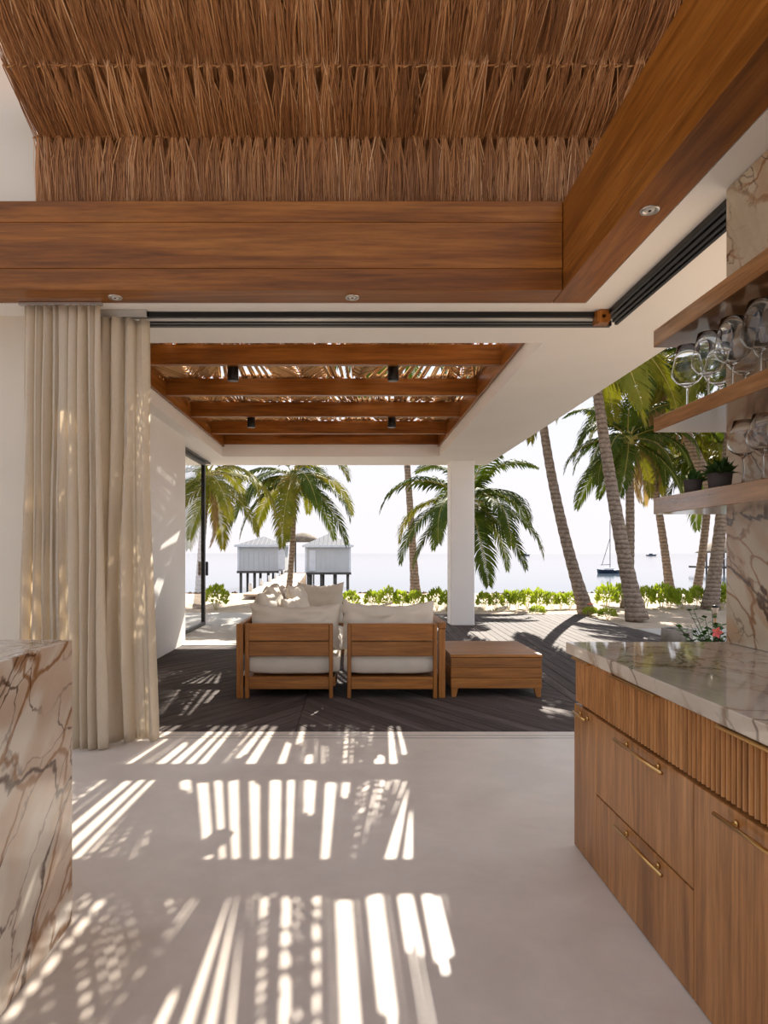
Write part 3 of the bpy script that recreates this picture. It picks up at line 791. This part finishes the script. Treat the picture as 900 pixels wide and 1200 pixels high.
def seatc(x0, x1, y0, y1, label, seed):
    b = pillow(x1 - x0, y1 - y0, .225, seed, .13, .006, .005)
    cushion('seat_cushion', b, ((x0 + x1) / 2, (y0 + y1) / 2, .305), (PI / 2, 0, 0), label, 'sofa seat cushions')
seatc(-.985, -.105, YB + .055, 7.24, 'thick cream seat cushion on the corner sofa section', 1)
seatc(-.075, .775, YB + .055, 7.24, 'thick cream seat cushion on the sofa section beside the low table', 2)
seatc(-.985, -.105, 7.26, 8.12, 'thick cream seat cushion on the middle sofa section', 3)
seatc(-.985, -.105, 8.14, 8.98, 'thick cream seat cushion on the sofa end section', 4)
bc = 'sofa back cushions'
cushion('back_cushion', pillow(.86, .45, .24, 5, .42, .03, .026, .04), (-.535, 6.485, .642), (math.radians(-7), 0, 0), 'long cream back cushion leaning on the corner sofa back', bc)
cushion('back_cushion', pillow(.88, .47, .24, 6, .42, .03, .026, .05), (.345, 6.485, .655), (math.radians(-7), 0, math.radians(-1)), 'cream back cushion with sagging top edge beside the low table', bc)
cushion('back_cushion', pillow(.60, .52, .22, 7, .42, .03, .02, .02), (-.86, 6.96, .69), (math.radians(-8), 0, PI / 2), 'cream back cushion against the side panel of the corner section', bc)
cushion('back_cushion', pillow(.80, .56, .22, 8, .42, .03, .02, .02), (-.86, 7.70, .71), (math.radians(-10), 0, PI / 2), 'cream back cushion against the side panel of the middle section', bc)
cushion('throw_pillow', pillow(.50, .46, .17, 9, .5, .10, .02), (-.60, 7.25, .645), (math.radians(-16), 0, math.radians(76)), 'soft wrinkled cream throw pillow leaning beside the corner cushion', 'throw pillows')
cushion('throw_pillow', pillow(.55, .50, .17, 10, .5, .10, .02), (-.60, 7.82, .735), (math.radians(-14), 0, math.radians(80)), 'upright cream throw pillow leaning on the middle section cushion', 'throw pillows')
cushion('back_cushion', pillow(.78, .50, .20, 11, .42, .03, .018, .035), (-.86, 8.5, .68), (math.radians(-10), 0, PI / 2), 'cream back cushion against the side panel of the end section', bc)
cushion('back_cushion', pillow(.60, .54, .20, 12, .42, .05, .018, .045), (-.40, 8.84, .70), (math.radians(8), 0, 0), 'cream back cushion on the sofa end section facing the house', bc)

# low table ---------------------------------------------------------------
tb = thing('low_table', 'low teak patio table with planked sides and tapered feet', 'table', (1.35, 6.8, 0))
X0, X1, Y0, Y1 = .919, 1.775, 6.34, 7.33
for k in range(3):
    z0 = .082 + k * .0955
    part('side_plank', MB().box(X0 + .006, X1 - .006, Y0 + .004, Y0 + .024, z0, z0 + .093, .002), M['teak_x'], tb)
    part('side_plank', MB().box(X0 + .006, X1 - .006, Y1 - .024, Y1 - .004, z0, z0 + .093, .002), M['teak_x'], tb)
    part('side_plank', MB().box(X0 + .006, X0 + .026, Y0 + .025, Y1 - .025, z0, z0 + .093, .002), M['teak_y'], tb)
    part('side_plank', MB().box(X1 - .026, X1 - .006, Y0 + .025, Y1 - .025, z0, z0 + .093, .002), M['teak_y'], tb)
for k in range(7):
    wy = (Y1 - Y0) / 7; part('top_plank', MB().box(X0, X1, Y0 + k * wy + .0015, Y0 + (k + 1) * wy - .0015, .370, .396, .003), M['teak_x'], tb)
for x, sx in ((X0 + .012, 1), (X1 - .012, -1)):
    for y, sy in ((Y0 + .012, 1), (Y1 - .012, -1)):
        a, b_ = .062, .040
        q = lambda s, z: [(x, y, z), (x + sx * s, y, z), (x + sx * s, y + sy * s, z), (x, y + sy * s, z)]
        part('foot', MB().hexa(q(b_, 0), q(a, .082)), M['teak_z'], tb)

# ================================================================== plants
def frond_mesh(seed, L, rise, droop, n=46, hang=.55, leaf=.55):
    """a feathered palm frond along +X, arching up then down"""
    r = random.Random(seed); mb = MB(); pts = []; p = Vector((0, 0, 0)); a = rise; S = 18
    for i in range(S + 1):
        pts.append(p.copy()); t = i / S; a = rise - droop * t ** 1.3
        p = p + Vector((math.cos(a), 0, math.sin(a))) * (L / S)
    mb.tube(pts, [max(.004, .026 * (1 - .9 * i / S)) * (L / 2.5) for i in range(S + 1)], 4)
    for i in range(n):
        t = .14 + .86 * i / (n - 1); f = t * S; k = min(S - 1, int(f)); q = pts[k].lerp(pts[k + 1], f - k); d = (pts[k + 1] - pts[k]).normalized()
        nrm = Vector((-d.z, 0, d.x))
        ll = leaf * L * .42 * (math.sin(PI * min(1, .18 + .78 * t)) ** .7) * r.uniform(.85, 1.1)
        for sg in (-1, 1):
            side = Vector((0, sg, 0)); fw = .45 + .55 * t
            dr = (side * (1 - hang * .35) + d * fw + nrm * r.uniform(.05, .25)).normalized()
            g = Vector((0, 0, -1)); w_ = .017 * L / 2.5 * r.uniform(.8, 1.15) * 1.9
            p0 = q; p1 = p0 + dr * ll * .4; dr2 = (dr + g * hang * r.uniform(.7, 1.2)).normalized(); p2 = p1 + dr2 * ll * .35
            dr3 = (dr2 + g * hang * r.uniform(.8, 1.5)).normalized(); p3 = p2 + dr3 * ll * .3
            wv = d * w_; o = len(mb.v)
            mb.v += [tuple(p0 - wv * .5), tuple(p0 + wv * .5), tuple(p1 - wv), tuple(p1 + wv), tuple(p2 - wv * .8), tuple(p2 + wv * .8), tuple(p3)]
            mb.f += [(o, o + 1, o + 3, o + 2), (o + 2, o + 3, o + 5, o + 4), (o + 4, o + 5, o + 6)]
    me = mb.mesh('frond', fix=False)
    ns = (S) * 4 + 2
    return me, ns
FR = {}
specs = [(.9, 1.7), (.72, 2.1), (.45, 2.0), (.2, 1.7), (-.1, 1.4), (-.5, .95), (1.15, 1.7)]
for kind in ('green', 'yellow', 'dead'):
    FR[kind] = []
    for i, (ri, dp) in enumerate(specs):
        me, ns = frond_mesh(100 + i * 7 + len(kind), 2.5, ri, dp, 48, .5 if kind != 'dead' else 1.3, .54 if kind != 'dead' else .45)
        me.materials.append(M[kind]); me.materials.append(M['rachis'] if kind != 'dead' else M['dead'])
        for pi in range(ns): me.polygons[pi].material_index = 1
        FR[kind].append(me)
def palm(base, bend, crown, r0, r1, fl, label, nf, seed, yellow=.25, dead=0, spec_bias=0, low=True):
    """base, crown: world points; bend: mid point offset"""
    r = random.Random(seed); base = Vector(base); crown = Vector(crown)
    t = thing('palm_tree', label, 'palm tree', tuple(base), 'coconut palms on the beach')
    mb = MB(); pts = []; rad = []; n = 46
    mid = base.lerp(crown, .5) + Vector(bend)
    for i in range(n + 1):
        k = i / n; p = base * (1 - k) ** 2 + mid * 2 * k * (1 - k) + crown * k ** 2
        pts.append(p); q = r0 + (r1 - r0) * min(1, k * 1.15) + r0 * .55 * math.exp(-k * 14)
        rad.append(q * (1 + (.045 if i % 2 else -.03)))
    part('trunk', mb.tube([Vector((p.x, p.y, p.z)) for p in pts], rad, 12), M['trunk'], t, True)
    hb = MB().lathe([(r1 * .9, -.25), (r1 * 1.5, -.05), (r1 * 1.3, .15), (.01, .35)], crown, 10)
    part('crown_base', hb, M['rachis'], t, True)
    sc0 = fl / 2.5
    for i in range(nf):
        az = i * 2.39996 + r.uniform(-.25, .25); lev = i / nf
        si = min(5, int(lev * 6 + r.uniform(-.4, .6) + spec_bias)); si = max(0, si)
        if lev < .12: si = 6
        kind = 'yellow' if r.random() < yellow else 'green'
        o = link('frond', FR[kind][si], None, t); o.location = crown - base + Vector((0, 0, .12 * sc0))
        o.rotation_euler = (r.uniform(-.25, .25), 0, az); s = sc0 * r.uniform(.85, 1.12); o.scale = (s, s, s)
    for i in range(dead):
        o = link('dry_frond', FR['dead'][5], None, t); o.location = crown - base + Vector((0, 0, -.05)); o.rotation_euler = (0, r.uniform(.45, .75), i * 2.1 + r.uniform(-.4, .4)); s = sc0 * r.uniform(.6, .8); o.scale = (s, s, s)
    if low:
        for i in range(5):
            th = i * 1.26 + seed; c = crown + Vector((math.cos(th) * r1 * 1.7, math.sin(th) * r1 * 1.7, -.16))
            part('coconut', MB().lathe([(.001, -.11), (.06, -.09), (.09, 0), (.06, .09), (.001, .11)], c, 10), M['rachis'], t, True)
    return t
def G(px, d): return (at(px, 648, d).x, d, -.04)
palm(G(337, 20), (.15, 0, 0), at(343, 562, 20), .085, .075, 2.5, 'short coconut palm behind the sofa in front of the jetty huts', 20, 1, .25, 0, .8)
palm(G(232, 17), (-.05, 0, 0), at(243, 562, 17), .10, .085, 2.2, 'short yellowish palm beside the black framed glass door', 16, 2, .6, 1, .6)
palm(G(487, 22), (.05, 0, 0), at(466, 398, 22), .125, .08, 3.0, 'tall slim palm whose crown is above the roof, behind the sofa', 16, 3, .2)
palm(G(546, 18), (.05, 0, 0), at(548, 592, 18), .11, .09, 2.6, 'low bushy palm directly behind the cream column', 20, 4, .15, 0, .5)
palm(G(688, 15.3), (-.35, 0, 0), at(628, 420, 15.3), .135, .085, 2.8, 'leaning palm trunk at the deck edge, crown above the roof', 16, 5, .3)
palm(G(747, 13.9), (-.1, .2, 0), at(690, 372, 13.9), .155, .085, 3.0, 'thick dark ringed leaning palm trunk rising from the sand', 16, 6, .45)
palm(G(735, 17), (.12, 0, 0), at(736, 520, 17), .12, .095, 2.1, 'palm with drooping fronds right behind the thick dark trunk', 20, 7, .2, 2, .8)
palm(G(786, 21), (.1, 0, 0), at(757, 515, 21), .125, .095, 2.6, 'palm with dry brown fronds hanging beside its trunk', 18, 8, .3, 5, .4)
palm(G(815, 21), (.15, 0, 0), at(832, 540, 21), .12, .10, 2.8, 'yellow stalked palm behind the plant pots on the lowest shelf', 20, 9, .55, 1, .2)
palm(G(832, 16.7), (.1, 0, 0), at(862, 425, 16.7), .15, .115, 3.0, 'pale ringed palm trunk beside the thatched pier shelter', 18, 10, .4, 1, .4)
palm(G(905, 19), (-.3, 0, 0), at(772, 432, 19), .2, .13, 3.2, 'tall yellow green palm crown behind the wide wine glasses', 22, 11, .5, 4, .5)
palm(G(960, 24), (0, 0, 0), at(905, 460, 24), .2, .13, 3.4, 'palm hidden mostly behind the marble wall', 18, 12, .4)

def bush_mesh(seed, n=340):
    r = random.Random(seed); b = MB()
    for i in range(n):
        th = r.uniform(0, 2 * PI); ph = math.acos(r.uniform(-.35, 1)); rad = r.uniform(.55, 1.0) ** .6
        d = Vector((math.sin(ph) * math.cos(th), math.sin(ph) * math.sin(th), math.cos(ph)))
        lump = 1 + .28 * mnoise.noise((d.x * 2 + seed, d.y * 2, d.z * 2))
        p = Vector((d.x * .30 * rad * lump, d.y * .27 * rad * lump, .22 + d.z * .23 * rad * lump))
        l = (d + Vector((r.uniform(-.6, .6), r.uniform(-.6, .6), r.uniform(-.1, .9)))).normalized() * r.uniform(.07, .12)
        s = l.cross(Vector((r.uniform(-1, 1), r.uniform(-1, 1), r.uniform(-1, 1)))).normalized() * .030
        b.quad(p, p + l * .5 + s, p + l, p + l * .5 - s)
    f = b.mesh('foliage', fix=False); f.materials.append(M['bush'])
    st = MB()
    for i in range(4):
        th = i * 1.6; st.tube([(0.02 * math.cos(th), .02 * math.sin(th), -.03), (.1 * math.cos(th), .1 * math.sin(th), .2)], .008, 5)
    g = st.mesh('stem'); g.materials.append(M['rachis'])
    return f, g
BM = [bush_mesh(i) for i in range(4)]
def bush(px, d, s, label, group, i, sz=1.0):
    p = G(px, d); t = thing('leafy_shrub', label, 'shrub', p, group)
    f, g = BM[i % 4]
    a = link('foliage', f, None, t); a['kind'] = 'stuff'; c = link('stem', g, None, t)
    for q in (a, c): q.scale = (s * .74, s * .74, s * sz); q.rotation_euler = (0, 0, i * 1.3)
bush(253, 16.6, 1.25, 'round bright green shrub beside the jetty path', None, 0)
hedge = 'low hedge shrubs along the beach'
for i, px in enumerate((410, 436, 455, 470, 487, 512, 524)):
    bush(px, 16.7 + R.uniform(-.3, .3), R.uniform(.85, 1.1), 'low bright green hedge shrub behind the sofa, %s counting from the jetty' % ORD[i], hedge + ' behind the sofa', i)
for i, px in enumerate((567, 581, 596, 606, 618, 632, 647, 657, 668)):
    bush(px, 16.8 + R.uniform(-.3, .3), R.uniform(.75, 1.05), 'low bright green hedge shrub, %s counting from the column to the leaning palm' % ORD[i], hedge + ' beside the column', i + 1, 1.05)
for i, px in enumerate((711, 729, 757, 775, 784, 800, 817, 846, 856)):
    bush(px, 16.9 + R.uniform(-.5, .3), R.uniform(.85, 1.15), 'low bright green hedge shrub among trunks, %s counting from the leaning palm' % ORD[i], hedge + ' between the palms', i + 2, 1.1)
for px, d, s, lab in ((630, 15.1, .55, 'small dark low plant at the far deck edge'), (712, 14.2, .6, 'small yellow green plant growing in sand near the thick palm'), (692, 15.0, .5, 'tiny plant with a red flower at the leaning palm foot')):
    t = thing('small_plant', lab, 'plant', G(px, d))
    a = link('foliage', BM[2][0], None, t); a['kind'] = 'stuff'; a.scale = (s, s, s * .8)
    c = link('stem', BM[2][1], None, t); c.scale = (s, s, s)
    if 'red' in lab:
        fl_ = MB()
        for k in range(6): th = k * PI / 3; fl_.quad((0, 0, .24), (.05 * math.cos(th - .4), .05 * math.sin(th - .4), .27), (.08 * math.cos(th), .08 * math.sin(th), .26), (.05 * math.cos(th + .4), .05 * math.sin(th + .4), .27))
        link('flower', fl_.mesh('flower', fix=False), M['petal'], t)
# hibiscus
hx, hd = at(838, 648, 8).x, 8.0
hb = thing('hibiscus_shrub', 'dark leafy shrub with a pink flower behind the counter end', 'shrub', (hx, hd, .0))
st = MB(); lf = MB(); rr = random.Random(4)
for i in range(26):
    th = rr.uniform(0, 2 * PI); el = rr.uniform(.55, 1.4); L = rr.uniform(.45, .72)
    d = Vector((math.cos(th) * math.cos(el), math.sin(th) * math.cos(el), math.sin(el))); p0 = Vector((hx, hd, 0))
    st.tube([p0, p0 + d * L * .5 + Vector((0, 0, .03)), p0 + d * L], [.007, .005, .003], 5)
    for k in range(12):
        p = p0 + d * L * (.35 + .65 * k / 11); a = rr.uniform(0, 2 * PI)
        l = (Vector((math.cos(a), math.sin(a), rr.uniform(-.1, .7)))).normalized() * rr.uniform(.07, .11)
        s = l.cross(Vector((0, 0, 1))).normalized() * .036; lf.quad(p, p + l * .45 + s, p + l, p + l * .45 - s)
part('stem', st, M['pile'], hb, True); part('foliage', lf, M['dark_leaf'], hb, fix=False)['kind'] = 'stuff'
fw = MB(); c = at(839, 741, 7.75)
for k in range(5):
    th = k * 2 * PI / 5; f = lambda rad, a, y: c + Vector((rad * math.cos(a), y, rad * math.sin(a)))
    fw.quad(c, f(.045, th - .55, -.02), f(.07, th, -.03), f(.045, th + .55, -.02))
part('flower', fw, M['petal'], hb, fix=False, label='pink five petal flower')
# stone planter and torch
c = at(793, 648, 9.6)
pl = thing('stone_planter', 'round grey stone planter on the concrete beside the deck', 'planter', (c.x, 9.6, .01))
part('bowl', MB().lathe([(.15, 0), (.19, .05), (.205, .15), (.20, .27), (.185, .275), (.17, .26), (.16, .17), (.0001, .17)], (c.x, 9.6, .01), 26), M['stone_pot'], pl, True)
part('soil', MB().lathe([(.172, .262), (.0001, .266)], (c.x, 9.6, .01), 20), M['soil'], pl, True)
c = at(838, 648, 9.0)
tt = thing('garden_torch', 'tan bamboo garden torch behind the pink flowered shrub', 'torch', (c.x, 9.0, .01))
part('pole', MB().tube([(c.x, 9, .01), (c.x, 9, .5)], .012, 8), M['reed'], tt, True)
part('cup', MB().lathe([(.02, 0), (.045, .14), (.04, .14), (.0001, .12)], (c.x, 9, .48), 16), M['pier_z'], tt, True)
part('cap', MB().lathe([(.045, 0), (.035, .03), (.0001, .035)], (c.x, 9, .62), 14), M['black'], tt, True)

# ================================================================== jetty and huts
jt = thing('jetty', 'pale wooden jetty leading over the water to the huts', 'jetty', (-3, 22, 0))
NP = 70
for i in range(NP):
    k0 = i / NP; k1 = (i + .93) / NP
    def edge(k):
        d = 20.5 + 26.9 * k; z = .10 - .12 * k
        return (-3.25 - 1.30 * k, -1.85 - 1.28 * k, d, z)
    a, b = edge(k0), edge(k1)
    part('plank', MB().hexa([(a[0], a[2], a[3] - .06), (a[1], a[2], a[3] - .06), (b[1], b[2], b[3] - .06), (b[0], b[2], b[3] - .06)], [(a[0], a[2], a[3]), (a[1], a[2], a[3]), (b[1], b[2], b[3]), (b[0], b[2], b[3])]), M['pier_x'], jt)
for i in range(18):
    k = .06 + i * .052; a = edge(k)
    for x in (a[0] + .06, a[1] - .06):
        part('post', MB().tube([(x, a[2], -2.2), (x, a[2], a[3] - .05)], .07, 8), M['pile_orange'], jt, True)
for i in range(0, 18, 3):
    k = .06 + i * .052; a = edge(k)
    part('bollard', MB().tube([(a[0] + .05, a[2], a[3]), (a[0] + .05, a[2], a[3] + .28)], .06, 8), M['white_paint'], jt, True)
def hut(x0, x1, d, zb, zw, zp, label, door_x):
    t = thing('stilt_hut', label, 'hut', ((x0 + x1) / 2, d, zb)); dp = 3.4
    part('body', MB().box(x0, x1, d, d + dp, zb, zw), M['hut_wall'], t)
    n = 9
    for i in range(n + 1):
        x = x0 + (x1 - x0) * i / n; part('wall_batten', MB().box(x - .025, x + .025, d - .03, d, zb, zw), M['hut_wall'], t)
    for x in (x0, x1): part('corner_board', MB().box(x - .07, x + .07, d - .05, d + .05, zb, zw), M['hut_trim'], t)
    for x in door_x: part('door', MB().box(x - .22, x + .22, d - .06, d - .02, zb + .1, zw - .25), M['hut_trim'], t)
    part('fascia', MB().box(x0 - .25, x1 + .25, d - .3, d - .25, zw - .06, zw + .09), M['hut_trim'], t)
    o = .28; A_ = [(x0 - o, d - o, zw + .05), (x1 + o, d - o, zw + .05), (x1 + o, d + dp + o, zw + .05), (x0 - o, d + dp + o, zw + .05)]
    xm = (x0 + x1) / 2; ap = (xm, d + dp / 2, zp); rf = MB(); oo = len(rf.v); rf.v += A_ + [ap]
    rf.f += [(oo, oo + 1, oo + 4), (oo + 1, oo + 2, oo + 4), (oo + 2, oo + 3, oo + 4), (oo + 3, oo, oo + 4), (oo + 3, oo + 2, oo + 1, oo)]
    rp_ = part('roof', rf, M['hut_roof'], t)
    for i in range(1, 12):
        k = i / 12; x = x0 - o + (x1 - x0 + 2 * o) * k; h = 1 - abs(k - .5) * 2
        p0 = Vector((x, d - o, zw + .06)); p1 = Vector((x, d - o + (dp / 2 + o) * h, zw + .06 + (zp - zw - .05) * h))
        part('roof_rib', MB().tube([p0, p1], .022, 4), M['hut_rib'], rp_)
    part('platform', MB().box(x0 - .1, x1 + .1, d - .15, d + dp + .1, zb - .16, zb), M['pile'], t)
    for i in range(4):
        for j in range(2):
            x = x0 + .15 + (x1 - x0 - .3) * i / 3; y = d + .1 + j * (dp - .3)
            part('stilt', MB().tube([(x, y, -2.5), (x, y, zb - .1)], .10, 8), M['pile'], t, True)
hut(-7.95, -4.75, 48, .08, 1.82, 2.55, 'white hut on stilts standing left of the jetty end behind the short palm', (-4.95,))
hut(-3.20, -.12, 48, -.02, 1.80, 2.75, 'white hut on stilts with grey metal roof on the open water side', (-2.75,))
dm = thing('thatched_shelter', 'small round thatched roof peeking between the two huts', 'shelter', (-3.6, 57, 0))
part('roof', MB().lathe([(1.5, 2.25), (1.1, 2.65), (.5, 2.95), (.001, 3.05)], (-4.05, 57, 0), 20), M['grey_thatch'], dm, True)
for q in range(4): part('post', MB().tube([(-4.05 + 1.1 * math.cos(q * 1.57 + .7), 57 + 1.1 * math.sin(q * 1.57 + .7), -2.4), (-4.05 + 1.1 * math.cos(q * 1.57 + .7), 57 + 1.1 * math.sin(q * 1.57 + .7), 2.4)], .08, 6), M['pile'], dm)
# thatched pier shelter to the right
cx = at(852, 648, 85).x
ps = thing('pier_shelter', 'thatched pier shelter on posts over the water', 'shelter', (cx, 85, -1.2))
part('roof', MB().lathe([(3.6, 1.35), (3.3, 1.6), (1.9, 2.6), (.6, 3.25), (.001, 3.35)], (cx, 85, 0), 26), M['grey_thatch'], ps, True)
part('platform', MB().box(cx - 3.3, cx + 3.3, 82, 88, -.55, -.3), M['pile'], ps)
for q in range(8):
    th = q * PI / 4 + .2; part('post', MB().tube([(cx + 2.9 * math.cos(th), 85 + 2.7 * math.sin(th), -3), (cx + 2.9 * math.cos(th), 85 + 2.7 * math.sin(th), 1.5)], .1, 6), M['pile'], ps)
for i in range(14): part('baluster', MB().box(cx - 3.2 + i * .48, cx - 3.1 + i * .48, 82.0, 82.1, -.3, .6), M['hut_trim'], ps)
part('handrail', MB().box(cx - 3.3, cx + 3.3, 81.98, 82.12, .6, .7), M['hut_trim'], ps)
# sailboat
bx = at(714, 648, 85).x
sb = thing('sailboat', 'moored sailboat with bare mast and dark hull', 'boat', (bx, 85, -1.2))
hl = MB(); prof = [(-1.55, .0, .55), (-1.4, .35, .5), (-.5, .5, .42), (.6, .45, .42), (1.3, .2, .5), (1.55, .02, .58)]
for (x, hw, zt) in prof: hl.v += [(bx + x, 85 - hw, -1.2 + zt), (bx + x * .92, 85, -1.45), (bx + x, 85 + hw, -1.2 + zt)]
for i in range(len(prof) - 1):
    a = i * 3; hl.f += [(a, a + 3, a + 4, a + 1), (a + 1, a + 4, a + 5, a + 2), (a, a + 2, a + 5, a + 3)]
part('hull', hl, M['navy'], sb); part('cabin', MB().box(bx - .6, bx + .5, 84.7, 85.3, -.78, -.52, .05), M['white_paint'], sb)
part('mast', MB().tube([(bx + .1, 85, -.8), (bx + .1, 85, 5.4)], .045, 6), M['hut_roof'], sb)
part('boom', MB().tube([(bx + .1, 85, -.1), (bx - 1.1, 85, -.15)], .04, 6), M['hut_roof'], sb)
part('forestay', MB().tube([(bx + .1, 85, 3.2), (bx - .9, 85, -.1)], .035, 5), M['navy'], sb)
for px, lab in ((615, 'distant low boat on the horizon behind the low palm'), (763, 'distant low boat on the horizon between the palm trunks')):
    c = at(px, 648, 600); t = thing('distant_boat', lab, 'boat', (c.x, 600, -1.2))
    part('hull', MB().hexa([(c.x - 3, 598, -1.5), (c.x + 3, 598, -1.5), (c.x + 3, 602, -1.5), (c.x - 3, 602, -1.5)], [(c.x - 4, 598, -.1), (c.x + 4.4, 598, .2), (c.x + 4.4, 602, .2), (c.x - 4, 602, -.1)]), M['navy'], t)
    part('cabin', MB().box(c.x - 1.5, c.x + 1, 599, 601, -.1, .8), M['navy'], t)
